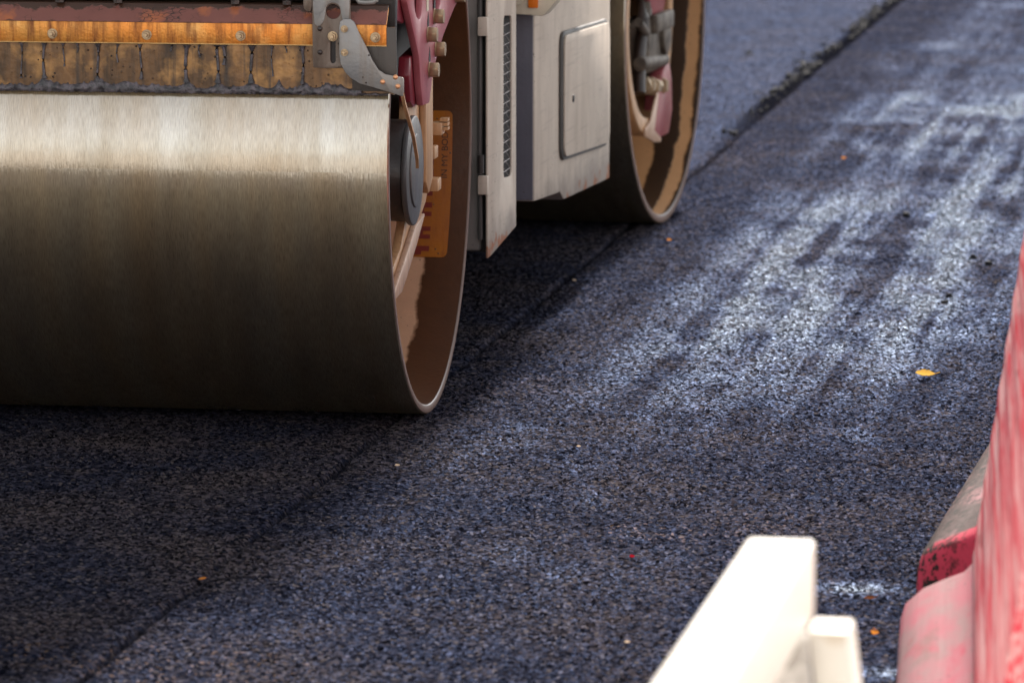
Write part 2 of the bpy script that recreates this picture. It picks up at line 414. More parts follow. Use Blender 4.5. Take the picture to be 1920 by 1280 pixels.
RIVET = rivet(); RIVET.materials.append(M['oily'])
STUD = rivet(); STUD.materials.append(M['copper'])
def bolt(me, parent, fr, p, direction, name='bolt', spin=None):
    q = Vector(direction).to_track_quat('Z', 'Y').to_matrix().to_4x4()
    m = fr @ Matrix.Translation(p) @ q @ Matrix.Rotation(random.uniform(0, 6.28) if spin is None else spin, 4, 'Z')
    return link(name, me, parent, m)

# ---------------------------------------------------------------- ground
def cells(x, y, size, seed):
    # jittered-cell distance field: distance to nearest stone centre and that stone's random number
    gx, gy = x/size, y/size; ix, iy = np.floor(gx), np.floor(gy)
    best = np.full(x.shape, 9., np.float32); val = np.zeros(x.shape, np.float32)
    def hsh(i, j, k):
        v = np.sin(i*127.1+j*311.7+k*74.7+seed)*43758.5453; return (v-np.floor(v)).astype(np.float32)
    for dx in (-1, 0, 1):
        for dy in (-1, 0, 1):
            cx, cy = ix+dx, iy+dy
            dd = (cx+hsh(cx, cy, 1)-gx)**2 + (cy+hsh(cx, cy, 2)-gy)**2
            m = dd < best; best[m] = dd[m]; val[m] = hsh(cx, cy, 3)[m]
    return np.sqrt(best), val
def vnoise(x, y, size, seed):
    gx, gy = x/size, y/size; ix, iy = np.floor(gx), np.floor(gy); fx, fy = gx-ix, gy-iy
    fx = fx*fx*(3-2*fx); fy = fy*fy*(3-2*fy)
    def hsh(i, j):
        v = np.sin(i*127.1+j*311.7+seed*17.3)*43758.5453; return v-np.floor(v)
    return (hsh(ix, iy)*(1-fx)+hsh(ix+1, iy)*fx)*(1-fy)+(hsh(ix, iy+1)*(1-fx)+hsh(ix+1, iy+1)*fx)*fy
def fbm(x, y, size, seed, o=4):
    s, a_, t = 0, 1, 0
    for i in range(o): s = s+a_*vnoise(x, y, size/2**i, seed+i); t += a_; a_ *= .5
    return s/t
sst = lambda e0, e1, v: (lambda t: t*t*(3-2*t))(np.clip((v-e0)/(e1-e0), 0, 1))

def ground_fields(x, y):
    s = x + .374 - .177*(y-9.292)                          # metres right of the paving joint
    d1, v1 = cells(x, y, .0095, 1.); d2, v2 = cells(x, y, .022, 5.)
    hgt = .0042*v1 - .0065*np.clip(d1-.25, 0, 1)**1.3 + .0016*v2*np.clip(1-d2, 0, 1)
    hgt *= .40 + 1.2*fbm(x, y, .30, 3)
    s_l = s + .02*(fbm(x, y*.3, .5, 13)-.5)                # faint lap lines left by the drum edge
    for l0 in (.19, .62, 1.04): hgt -= .0022*np.exp(-((s_l-l0)/.010)**2)
    hgt += .004*(fbm(x, y, .9, 11)-.5)
    sj = s + .016*(fbm(x, y, .25, 21)-.5) + .012*(fbm(x, y, .04, 23)-.5)
    far = sst(15.2, 17.0, y)
    # joint: hair crack near, crumbling raised edge of the left mat far away
    gate = (1-far)*np.maximum(.45+.55*sst(.36, .50, fbm(x, y*.6, .5, 25)), sst(12.5, 13.5, y))
    crack = np.exp(-(sj/.0075)**2)*gate; hgt -= .016*crack - .002*np.exp(-((sj+.03)/.02)**2)*(1-far)
    hgt += far*.016*sst(.01, -.02, sj)
    crumb = far*sst(.012, 0., sj)*sst(-.085, -.03, sj + .04*(fbm(x, y*.25, .12, 31)-.5))
    crumb = np.maximum(crumb, .9*crack)
    lump_d, lump_v = cells(x, y, .035, 9.)
    hgt += crumb*.014*lump_v*np.clip(1-lump_d*1.4, 0, 1)
    sm = sst(0, -.05, s)*sst(12, 15, y)                    # smoother finished mat left of the joint, far
    hgt *= 1-.35*sm
    pit = sst(.74, .80, vnoise(x, y*.5, .07, 41))*sst(.45, .6, fbm(x, y, .8, 43)); hgt -= .004*pit
    # wet roller tracks along the road
    band = sst(.22, .50, s)*sst(1.35, 1.0, s)*sst(9.3, 11.6, y)*(1-.75*np.exp(-((y-14.7)/.6)**2)*sst(1.0, .75, s))*(1-.7*sst(17.2, 17.6, y))
    lanes = fbm(s*1.0, y*.035, .05, 51); patch = .45*fbm(x, y*.45, .40, 53)+.55*fbm(x, y*.5, .10, 54)
    wet = band*sst(.34, .62, .45*lanes+.55*patch) + .16*sm
    row = np.exp(-((y-16.95+.25*fbm(x, y, .3, 71))/.16)**2)*sst(.55, .75, s)*sst(.38, .52, fbm(x, y*.2, .16, 73)); wet = wet+.9*row + 1.2*np.exp(-((x-.625)/.06)**2-((y-8.13)/.05)**2)+.8*np.exp(-((x-.63)/.05)**2-((y-7.45)/.05)**2)
    wet = np.clip(wet + .35*sst(.62, .8, fbm(x, y*.4, .3, 57))*sst(7.5, 9, y)*sst(.1, .4, s), 0, 1)
    return hgt, wet, crumb

cols, q = 760, .00125
ang = np.linspace(-.150, .160, cols); ys = [6.75]
while ys[-1] < 27: ys.append(ys[-1]*(1+q))
ys = np.array(ys); rows = len(ys)
Y = np.repeat(ys[:, None], cols, 1); X = Y*ang[None, :]
H, W, Cb = ground_fields(X, Y)
co = np.stack([X, Y, H], -1).astype(np.float32).reshape(-1, 3)
me = bpy.data.meshes.new('asphalt_mat'); nf = (rows-1)*(cols-1)
me.vertices.add(rows*cols); me.vertices.foreach_set('co', co.ravel())
i0 = (np.arange(rows-1)[:, None]*cols+np.arange(cols-1)[None, :]).ravel()
idx = np.stack([i0, i0+1, i0+cols+1, i0+cols], -1).astype(np.int32)
me.loops.add(nf*4); me.loops.foreach_set('vertex_index', idx.ravel())
me.polygons.add(nf); me.polygons.foreach_set('loop_start', np.arange(0, nf*4, 4, dtype=np.int32))
me.polygons.foreach_set('use_smooth', np.ones(nf, bool))
me.update(calc_edges=True)
for nm, arr in (('wet', W), ('crumb', Cb)):
    at = me.attributes.new(nm, 'FLOAT', 'POINT'); at.data.foreach_set('value', arr.astype(np.float32).ravel())
tag(link('asphalt_road', me, None, I4, 'asphalt'), kind='structure')

def sheet(name, x0, x1, y0, y1, z, mat):
    bm = bmesh.new(); bm.faces.new([bm.verts.new(p) for p in ((x0, y0, z), (x1, y0, z), (x1, y1, z), (x0, y1, z))])
    return tag(link(name, mesh(bm, smooth=0), None, I4, mat), kind='structure')
sheet('road_bed', -300, 300, -300, 900, -.016, 'asphalt')
# unseen pale ground added behind the viewpoint, edged for the drum's bright reflection
bm = bmesh.new(); bm.faces.new([bm.verts.new((x_, y_, -.011)) for x_, y_ in ((-300, -300), (300, -300), (300, 6.6), (.1, 6.6), (-6, 1.4), (-300, 1.4))])
tag(link('pale_reflect_ground', mesh(bm, smooth=0), None, I4, 'pale_ground'), kind='structure')

# ---------------------------------------------------------------- road roller
roller = thing('road_roller', 'tandem road roller with grey body, red yokes and polished steel drums on fresh asphalt', 'road roller', FF)
DW = 1.68
# front drum ------------------------------------------------------
shell = [(-DW, .58), (-DW, .597), (-DW+.003, .6), (-.003, .6), (-.0005, .5975)]
drum = link('front_drum', lathe(shell, 256), roller, FF, 'drum')
link('drum_rim', lathe([(-.0005, .5975), (0, .596), (0, .584), (-.001, .582)], 256), drum, FF, 'rim')
link('drum_inside', lathe([(-.001, .582), (-.003, .580), (-.34, .580), (-.345, .575), (-.345, .05)], 256), drum, FF, 'inner_front')
link('drum_web', lathe([(-DW+.3, .05), (-DW+.3, .58), (-DW, .58)], 96), drum, FF, 'inner_front')
# sticker on the inside wall
Rw = .5785
def on_wall(a_, z_, r=Rw): return (a_, math.sqrt(r*r-(z_-.6)**2), z_)
def wall_strip(a0, a1, z0, z1, r=Rw, n=12, rc=.012):
    bm = bmesh.new(); L = []; Rr = []
    for i in range(n+1):
        z_ = z0+(z1-z0)*i/n; e = min(z_-z0, z1-z_); k = rc-math.sqrt(max(0, rc*rc-(rc-min(e, rc))**2)) if e < rc else 0
        L.append(bm.verts.new(on_wall(a0+k, z_, r))); Rr.append(bm.verts.new(on_wall(a1-k, z_, r)))
    for i in range(n): bm.faces.new((L[i], Rr[i], Rr[i+1], L[i+1]))
    return bm
zs = sorted(set([.28+.333*i/24 for i in range(25)]+[.281, .283, .286, .289, .612, .610, .607, .604]))
bm = bmesh.new(); L = []; Rr = []
for z_ in zs:
    e = min(z_-.28, .613-z_); rc = .012; k = rc-math.sqrt(max(0, rc*rc-(rc-e)**2)) if e < rc else 0
    L.append(bm.verts.new(on_wall(-.150+k, z_))); Rr.append(bm.verts.new(on_wall(-.043-k, z_)))
for i in range(len(zs)-1): bm.faces.new((L[i], Rr[i], Rr[i+1], L[i+1]))
st = link('sticker', mesh(bm), drum, FF, 'sticker'); tag(st, 'yellow sticker reading IN MY BODY inside the drum')
cu = bpy.data.curves.new('lettering', 'FONT'); cu.body = 'IN MY BODY'; cu.size = 1.; cu.fill_mode = 'FRONT'
to = bpy.data.objects.new('lettering_source', cu); COL.objects.link(to)
bpy.context.view_layer.update()
tm = bpy.data.meshes.new_from_object(to.evaluated_get(bpy.context.evaluated_depsgraph_get()))
bpy.data.objects.remove(to)
xs = [v.co.x for v in tm.vertices]; ysx = [v.co.y for v in tm.vertices]
for v in tm.vertices:
    tx = (v.co.x-min(xs))/(max(xs)-min(xs)); ty = (v.co.y-min(ysx))/(max(ysx)-min(ysx))
    v.co = on_wall(-.0535-.0145*ty, .457+.120*tx, Rw-.0006)
tm.materials.clear(); link('lettering', tm, drum, FF, 'print_dark')
bm = bmesh.new()
for z0, z1 in ((.487, .520), (.437, .478), (.416, .430), (.389, .401), (.370, .380), (.337, .347), (.320, .329), (.293, .304)):
    for (a0, a1) in ((-.104, -.086),):
        zz = [z0+(z1-z0)*i/3 for i in range(4)]
        A = [bm.verts.new(on_wall(a0, t, Rw-.0006)) for t in zz]; B = [bm.verts.new(on_wall(a1, t, Rw-.0006)) for t in zz]
        for i in range(3): bm.faces.new((A[i], B[i], B[i+1], A[i+1]))
for z0, z1 in ((.416, .520), (.370, .401), (.320, .347), (.285, .304)):
    zz = [z0+(z1-z0)*i/4 for i in range(5)]
    A = [bm.verts.new(on_wall(-.135, t, Rw-.0006)) for t in zz]; B = [bm.verts.new(on_wall(-.104, t, Rw-.0006)) for t in zz]
    for i in range(4): bm.faces.new((A[i], B[i], B[i+1], A[i+1]))
tag(link('sticker_print', mesh(bm), drum, FF, 'print_red'), kind='stuff')

# drum mount: tan arm, motor and hub disc inside the open end
arm_out = [(-.05, .735), (.22, .730), (.281, .70), (.299, .60), (.293, .55), (.270, .50), (.192, .443), (0, .382), (-.163, .321), (-.221, .299), (-.33, .30), (-.30, .345), (-.16, .385), (-.10, .43)]
arm = link('drum_mount', plate(arm_out, 0, -.066, -.046, w=.003), roller, FF, 'tan')
link('inner_shade_plate', plate([(-.50, .80), (-.34, .47), (.30, .47), (.42, .60), (.42, 1.0), (.0, 1.16), (-.40, 1.0)], 0, -.108, -.100, w=.002), roller, FF, 'black')  # black plate added to stand for the dark of the deep drum interior
link('mount_rib', plate([(.10, .73), (.20, .73), (.20, .50), (.14, .47), (.10, .5)], 0, -.0455, -.030, w=.003), arm, FF, 'tan')
lowarm = link('mount_strut', plate([(.10, .430), (-.02, .375), (-.163, .319), (-.226, .297), (-.34, .292), (-.32, .318), (-.2, .357), (-.03, .42)], 0, -.0455, -.032, w=.003), arm, FF, 'pink_tan')
link('motor', cyl((-.34, -.105, .55), (-.036, -.105, .55), .112, .112, 64, .003), roller, FF, 'oily')
hub = link('hub_disc', cyl((-.0355, -.105, .55), (-.022, -.105, .55), .121, .121, 72, .004), roller, FF, 'hubgrey')
link('hub_cap', cyl((-.0218, -.105, .55), (-.018, -.105, .55), .082, .080, 64, .0015), hub, FF, 'hubgrey')
for p, s_ in (((-.046, .305, .60), 1.), ((-.046, .235, .553), .8), ((-.046, .25, .478), 1.)):
    bm = bmesh.new(); add_box(bm, (p[0]-.004, p[1]-.02, p[2]-.014), (p[0]+.022*s_, p[1]+.03, p[2]+.014)); bev(bm, .002)
    link('clamp_block', mesh(bm), arm, FF, 'tan')
bm = bmesh.new()
for z0 in (-.010, 0., .010): add_box(bm, (-.03, .30, .61+z0-.0035), (-.012, .33, .61+z0+.0035))
link('cable_gland', mesh(bm), arm, FF, 'tan')

# yoke: red plate down from the frame to the axle
yo = [(-.24, 1.24), (-.245, .93), (-.16, .86), (-.085, .80), (-.06, .735), (-.03, .685), (.06, .682), (.12, .75), (.27, .815), (.44, .865), (.72, .92), (.74, 1.24)]
slotA = smooth_loop([(-.155, .905), (-.06, .87), (-.03, .92), (-.05, 1.0), (-.14, 1.0)], 2)
slotB = smooth_loop([(.10, .865), (.20, .872), (.26, .92), (.26, 1.0), (.12, 1.0)], 2)
yoke = link('yoke', plate(yo, 0, -.032, -.016, [slotA, slotB], w=.004), roller, FF, 'red_face')
link('yoke_cheek', plate(rrect([(-.35, 1.24), (-.355, .905), (-.17, .875), (-.15, 1.24)], [.01, .03, .03, .01]), 0, -.060, -.0325, w=.005), yoke, FF, 'red_edge')
link('yoke_cheek', plate([(-.11, .80), (-.125, .76), (-.10, .70), (-.06, .684), (.05, .684), (.10, .74), (.05, .81)], 0, -.058, -.0325, w=.004), yoke, FF, 'red_edge')
link('recess_plate', plate([(-.14, .88), (.3, .85), (.3, 1.02), (-.14, 1.02)], 0, -.0375, -.0335, w=0), yoke, FF, 'red_edge')
for b_, z_ in ((.450, .893), (.130, .870), (.035, .837), (.150, .795), (.055, .757)):
    bolt(BIG, yoke, FF, (-.0158, b_, z_), (1, 0, 0), spin=.26)
    link('drain_hole', plate(arc(b_+.005, z_+.026, .013, 180, 360, 8)+[(b_+.008, z_+.050)], 0, -.0165, -.0152, w=0), yoke, FF, 'black')
link('paper_tag', box((-.0155, .015, .89), (-.0145, .045, .96), .0003, 1), yoke, FF, 'cream')

# scraper assembly across the front of the drum
SB = -.604
bar = link('scraper_bar', plate([(SB-.002, .8655), (SB-.002, .9105), (SB+.030, .945), (SB+.034, .941), (SB+.004, .908), (SB+.004, .8655)], 0, -1.62, -.002, w=.0008), roller, FF, 'rust')
link('upper_flange', plate([(SB-.0045, .9108), (SB+.0255, .948), (SB+.060, .950), (SB+.0295, .9455), (SB-.0020, .9108)], 0, -1.6205, -.0025, w=.0006), bar, FF, 'flange')
for a_ in (-1.31, -1.11, -.912, -.712, -.51, -.31, -.025): bolt(BOLT, bar, FF, (a_, SB-.0022, .8845), (0, -1, 0))
# flap with ragged lower edge
n = 220; bot = [(-1.64+1.652*i/n, .7655+.0022*math.sin(i*1.7)+random.uniform(-.0012, .0012)) for i in range(n+1)]
flap = link('scraper_flap', plate(bot+[(.012, .905), (-1.64, .905)], 1, SB+.006, SB+.018, w=0), roller, FF, 'flap')
link('end_plate', plate([(-.075, .905), (.018, .905), (.019, .815), (.014, .772), (-.075, .772)], 1, SB+.0008, SB+.0052, w=.0008), flap, FF, 'dark_steel')
# tar crust along the lower edge: lumpy, proud of the flap
bm = bmesh.new(); nx, nz = 520, 7; G2 = []
xs_ = np.linspace(-1.64, .0, nx)
peaks = [-.785, -.735, -.62, -.560, -.425, -.36, -.293, -.23, -.178, -.125, -.10]
for i, a_ in enumerate(xs_):
    hh = .004+.016*float(fbm(np.array([a_]), np.array([0.]), .09, 61)[0])+.006*float(fbm(np.array([a_]), np.array([3.]), .02, 63)[0])
    for q_, pk in enumerate(peaks): hh += (.007+.013*((q_*37 % 10)/10))*math.exp(-(abs(a_-pk)/(.006+.012*((q_*53 % 10)/10)))**1.4)
    hh += .007*max(0, float(fbm(np.array([a_]), np.array([7.]), .008, 69)[0])-.55)*4
    if a_ > -.055: hh *= .25
    col_ = []
    for j in range(nz):
        t = j/(nz-1); z_ = .7625+random.uniform(-.0012, .0012)*(j == 0)+hh*t
        pr = .0012+.0055*math.sin(math.pi*min(1, .18+t*.82))*(.55+.9*float(fbm(np.array([a_*1.]), np.array([t*.05]), .012, 67)[0]))
        col_.append(bm.verts.new((a_, SB+.006-(pr if j < nz-1 else -.001), z_)))
    G2.append(col_)
for i in range(nx-1):
    for j in range(nz-1): bm.faces.new((G2[i][j], G2[i+1][j], G2[i+1][j+1], G2[i][j+1]))
link('tar_crust', mesh(bm, smooth=50), flap, FF, 'tar')
for a_, z1, r_ in ((-.781, .79, .0016), (-.733, .79, .0026), (-.617, .785, .0026), (-.525, .79, .0022), (-.459, .85, .002), (-.428, .785, .0036), (-.361, .785, .0030), (-.347, .823, .0030), (-.289, .785, .0034), (-.180, .785, .0026), (-1.0, .79, .003), (-1.2, .79, .003), (-.66, .845, .0014), (-.575, .825, .0016), (-.40, .838, .0014), (-.245, .80, .0015), (-.215, .85, .0013), (-.69, .815, .0015)):
    z0 = .864; k = 9; pts = []; rad = []
    for i in range(k+1):
        t = i/k; pts.append((a_+.0015*math.sin(t*5+a_*40), SB+.0042, z0+(z1-z0)*t))
        rad.append(r_*(1+1.6*math.exp(-t*16)+(1.2*math.exp(-(1-t)*10) if z1 < .8 else .5*math.exp(-(1-t)*14)))*random.uniform(.85, 1.15))
    link('tar_drip', tube(pts, rad), flap, FF, 'tar')
# slotted bracket
slot = arc(-.113, .876, .0055, 0, 180, 6)+arc(-.113, .836, .0055, 180, 360, 6)
keyh = arc(-.112, .938, .0155, 0, 360, 22)[:-1]
br_out = smooth_loop([(-.156, 1.06), (-.156, .824), (-.152, .820), (-.096, .820), (-.0755, .826), (-.0755, 1.06)], 1)
brk = link('slotted_bracket', plate(br_out, 1, SB-.0125, SB-.0065, [slot, keyh], w=.001), roller, FF, 'steel_brown')
link('bracket_face', plate(smooth_loop([(-.154, 1.05), (-.154, .915), (-.143, .905), (-.132, .917), (-.1285, .932), (-.126, .952), (-.112, .958), (-.098, .952), (-.0945, .932), (-.09, .915), (-.077, .912), (-.077, 1.05)], 1), 1, SB-.0138, SB-.0127, w=.0004), brk, FF, 'steel')
link('slot_shade', box((-.130, SB-.0062, .826), (-.098, SB-.0045, .884), .0002, 1), brk, FF, 'black')  # black sheet added as the darkness seen through the slot
bolt(BOLT, brk, FF, (-.113, SB-.0127, .8865), (0, -1, 0))
for a_, z_ in ((-.140, .902), (-.140, .853)): bolt(RIVET, brk, FF, (a_, SB-.0127, z_), (0, -1, 0), 'rivet')
link('hook_clip', plate(smooth_loop([(-.175, .965), (-.175, .945), (-.168, .938), (-.157, .938), (-.157, .985), (-.166, .985), (-.168, .962)], 1), 1, SB-.012, SB-.004, w=.0006), brk, FF, 'steel_brown')
# curved scraper arm
so_ = [(-.098, .905), (-.096, .918), (-.088, .9235), (-.074, .9235), (-.066, .917), (-.056, .895), (-.042, .868), (-.028, .838), (-.016, .819), (-.002, .810), (.018, .806), (.036, .803), (.0375, .800), (.037, .766), (.034, .764), (.010, .772), (-.030, .783), (-.056, .790), (-.074, .801), (-.086, .813), (-.095, .830), (-.098, .850)]
sa = link('scraper_arm', plate(so_, 1, SB-.0215, SB-.0165, w=.001), roller, FF, 'steel')
for a_, z_ in ((-.087, .903), (-.087, .854)): bolt(SMALL, sa, FF, (a_, SB-.0217, z_), (0, -1, 0))
for a_, z_ in ((-.007, .794), (.020, .804), (.025, .785)): bolt(STUD, sa, FF, (a_, SB-.0217, z_), (0, -1, 0), 'stud')
link('spacer', cyl((-.087, SB-.0165, .88), (-.087, SB-.0128, .88), .008), sa, FF, 'steel')
# bent strip running from the arm tip back into the drum opening
strip = [Vector((.0345, SB-.020, .768)), Vector((.0335, SB+.0, .752)), Vector((.012, SB+.26, .652)), Vector((.0, SB+.385, .590)), Vector((-.002, SB+.40, .570))]
bm = bmesh.new(); prev = None
for i, p in enumerate(strip):
    ring = [bm.verts.new(p+Vector(o_)) for o_ in ((-.0035, 0, -.004), (.0035, 0, -.004), (.0035, 0, .004), (-.0035, 0, .004))]
    if prev: [bm.faces.new((prev[k], prev[(k+1) % 4], ring[(k+1) % 4], ring[k])) for k in range(4)]
    else: bm.faces.new(ring)
    prev = ring
bm.faces.new(prev[::-1]); link('scraper_strip', mesh(bm), sa, FF, 'tan')
link('handle', tube([(-.062, SB-.008, .985), (-.062, SB-.008, .964), (-.058, SB-.008, .958), (-.045, SB-.008, .957), (-.028, SB-.008, .958), (-.020, SB-.008, .963)], .0048, 10), roller, FF, 'steel')

# frame above the scraper (mostly above the picture) and yoke crossbeam
beam = link('front_crossbeam', box((-1.62, SB+.045, .955), (-.062, -.36, 1.20), .006), roller, FF, 'black')
link('mudguard', plate([(SB+.05, .90), (SB+.05, 1.25), (-.30, 1.30), (-.30, 1.22), (-.50, 1.10), (-.53, .90)], 0, -.061, .008, w=.002), beam, FF, 'black')
for a_ in (-1.25, -.70, -.575, -.325, -.215):
    bm = bmesh.new(); add_cyl(bm, (a_, SB+.020, .949), (a_, SB+.020, .957), .010, .010, 6); add_cyl(bm, (a_, SB+.020, .9575), (a_, SB+.020, .99), .0045, .0045, 12)
    link('clamp_screw', mesh(bm), beam, FF, 'oily')
link('front_hood', box((-1.60, -.56, 1.215), (-.045, 1.05, 2.12), .05, 4), roller, FF, 'grey')  # unseen; height and front set to lengthen the shadow on the ground
link('left_yoke', plate([(-.24, 1.24), (-.16, .86), (-.05, .68), (.06, .68), (.27, .81), (.72, .92), (.74, 1.24)], 0, -1.665, -1.64), roller, FF, 'red_face')
link('front_chassis', box((-1.5, .70, .42), (-.10, 1.05, 1.20), .02), roller, MF, 'black')

# middle body ----------------------------------------------------
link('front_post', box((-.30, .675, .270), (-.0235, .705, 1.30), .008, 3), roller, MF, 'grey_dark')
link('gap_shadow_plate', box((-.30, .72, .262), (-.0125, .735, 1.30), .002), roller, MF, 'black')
door = link('side_door', plate([(.652, .256), (.70, .258), (1.017, .287), (1.017, 1.30), (.652, 1.30)], 0, -.006, 0., [rrect([(.850, .425), (.852, .815), (.962, .806), (.962, .418)], .025)], w=.003), roller, MF, 'grey')
vm = bmesh.new()
def wire(p0, p1, r=.0022): add_cyl(vm, p0, p1, r, r, 5)
for k in range(17):
    z_ = .412+k*.0235
    for off, dz in ((-.002, .002), (-.0045, -.044)):
        p0 = [off-.003, .846, z_]; p1 = [off-.003, .966, z_+dz]
        lo, hi = .410, .818
        for p_, q_ in ((p0, p1), (p1, p0)):      # clip to the slot
            for lim, sg in ((lo, 1), (hi, -1)):
                if (p_[2]-lim)*sg < 0 and (q_[2]-lim)*sg > 0:
                    t = (lim-p_[2])/(q_[2]-p_[2]); p_[1] += (q_[1]-p_[1])*t; p_[2] = lim
        if lo <= min(p0[2], p1[2]) and max(p0[2], p1[2]) <= hi: wire(p0, p1, .0011)
v_ = link('vent_mesh', mesh(vm), door, MF, 'wire'); v_['kind'] = 'stuff'
link('vent_backing', box((-.045, .84, .40), (-.026, .97, .83), .001), door, MF, 'black')
for zc in (.806, .432):
    hg = link('hinge', box((-.021, .632, zc-.022), (.002, .6508, zc+.022), .002), door, MF, 'grey')
link('hinge_pin', cyl((-.012, .622, .462), (-.012, .622, .505), .008), door, MF, 'black')
link('hose', tube([(-.02, .66, .30), (-.022, .665, .5), (-.02, .66, .7), (-.022, .665, .95)], .006), roller, MF, 'seal')

body = link('engine_box', plate([(1.27, .318), (1.60, .300), (1.64, .299), (1.70, .272), (2.42, .245), (2.42, 1.35), (1.27, 1.35)], 0, -1.66, 0., w=.006), roller, MF, 'grey')
link('engine_box_front', box((-1.6, 1.262, .322), (-.004, 1.2692, 1.30), .002), body, MF, 'slate')  # dark slate colour carries the shade on the box's front face
hatch = link('hatch', plate(rrect([(1.622, .392), (1.622, .704), (2.325, .682), (2.325, .356)], .035), 0, .0105, .016, w=.0012), body, MF, 'grey')
link('hatch_seal', plate(rrect([(1.612, .382), (1.612, .714), (2.335, .692), (2.335, .346)], .045), 0, .0005, .010, w=.004), body, MF, 'seal')
link('lock', cyl((.0155, 1.735, .532), (.019, 1.735, .532), .010), body, MF, 'black')
link('hatch_hinge', box((.0005, 2.345, .43), (.0055, 2.365, .61), .001), body, MF, 'seal')
# light housing in front of the box
lh = link('lamp_housing', plate([(-.30, .795), (-.052, .795), (.040, .790), (.075, .830), (.075, 1.0), (-.30, 1.0)], 1, 1.16, 1.255, w=.004), roller, MF, 'cream')
link('indicator_lens', box((.004, 1.150, .810), (.029, 1.1595, .90), .003), lh, MF, 'orange')
link('round_lamp', cyl((-.030, 1.145, .845), (-.030, 1.1595, .845), .030, .030, 40, .003), lh, MF, 'cream')

# unseen upper machine added for its cast shadow: platform, posts, roof, rear hood
link('platform', box((-1.70, 1.10, 1.36), (.05, 2.60, 1.42), .01), roller, MF, 'grey')
link('console', box((-1.3, 1.2, 1.42), (-.35, 1.5, 2.2), .04, 3), roller, MF, 'slate')
link('side_shadow_panel', box((.06, 1.15, 1.0), (.10, 2.45, 2.65), .01), roller, MF, 'slate')  # invented solid panel, unseen, added to widen the machine's ground shadow
for a_, b_ in ((.02, 1.15), (.02, 2.5), (-1.68, 1.15), (-1.68, 2.5)):
    link('roof_post', box((a_-.03, b_-.03, 1.42), (a_+.03, b_+.03, 2.75), .01), roller, MF, 'slate')
link('roof', box((-1.80, .95, 2.75), (.14, 2.75, 2.86), .04, 4), roller, MF, 'cream')
link('rear_hood', box((-1.6, -.85, 1.25), (-.04, .75, 1.80), .06, 4), roller, RF, 'grey')
link('belly', box((-1.5, 1.0, .32), (-.05, 2.7, 1.25), .01), roller, MF, 'black')

# rear drum -------------------------------------------------------
rd = link('rear_drum', lathe(shell, 256), roller, RF, 'drum')
link('drum_rim', lathe([(-.0005, .5975), (0, .596), (0, .580), (-.001, .578)], 256), rd, RF, 'rim')
link('drum_inside', lathe([(-.001, .578), (-.003, .576), (-.34, .576), (-.345, .57), (-.345, .05)], 256), rd, RF, 'inner_rear')
link('drum_web', lathe([(-DW+.3, .05), (-DW+.3, .58), (-DW, .58)], 96), rd, RF, 'inner_rear')
ring = link('mount_ring', lathe([(-.20, .345), (-.058, .345), (-.050, .340), (-.050, .300), (-.054, .292), (-.20, .292)], 128, True), roller, RF, 'tan')
for a_ in (20, -8, -30, -52, -75):
    bolt(SMALL, ring, RF, (-.060, .345*math.cos(R_(a_)), .6+.345*math.sin(R_(a_))), (0, math.cos(R_(a_)), math.sin(R_(a_))))
link('ring_back', lathe([(-.20, .30), (-.21, .05)], 96), ring, RF, 'black')
ry = link('rear_yoke', plate([(-.26, 1.24), (-.20, .82), (.06, .64), (.16, .56), (.26, .60), (.40, .72), (.62, .90), (.66, 1.24)], 0, -.085, -.062, w=.004), roller, RF, 'red_mid')
link('lower_gusset', plate([(.10, .37), (.17, .43), (.255, .46), (.30, .40), (.31, .30), (.26, .235), (.12, .235), (.03, .27), (.08, .31)], 0, -.085, -.043, w=.006), ring, RF, 'red_mid')
link('gusset_edge', plate([(-.10, .262), (.03, .232), (.13, .222), (.135, .234), (.035, .268), (.10, .375), (.08, .38), (-.02, .30), (-.10, .285)], 0, -.049, -.041, w=.003), ring, RF, 'pink_tan')
mo = link('hydraulic_motor', box((-.16, -.02, .435), (-.050, .30, .590), .02, 3), roller, RF, 'motor')
link('motor_flange', cyl((-.05, .20, .535), (-.035, .20, .535), .055, .055, 32, .003), mo, RF, 'motor')
link('motor_lid', box((-.055, .02, .555), (-.030, .27, .61), .008, 2), mo, RF, 'motor')
link('valve', cyl((-.06, -.10, .475), (-.06, .24, .46), .022, .022, 24, .003), mo, RF, 'motor')
bm = bmesh.new()
for i, (p, r_) in enumerate(((-.06, .020), (-.03, .026), (.01, .020), (.04, .027), (.09, .022), (.15, .030))):
    add_cyl(bm, (-.055, p, .410-.02*i*.2), (-.055, p+.034, .410-.02*i*.2-.004), r_, r_, 6 if i % 2 else 20)
link('hose_fitting', mesh(bm), mo, RF, 'brass')
link('hydraulic_hose', tube([(-.06, -.10, .39), (-.07, -.05, .50), (-.07, .0, .60), (-.08, -.03, .70)], .018, 12), mo, RF, 'oily')
link('hydraulic_hose', tube([(-.06, -.12, .60), (-.06, -.02, .56), (-.07, .06, .62), (-.08, .05, .72)], .014, 12), mo, RF, 'motor')
link('rear_chassis', box((-1.55, -.75, .62), (-.36, -.62, 1.25), .01), roller, RF, 'black')

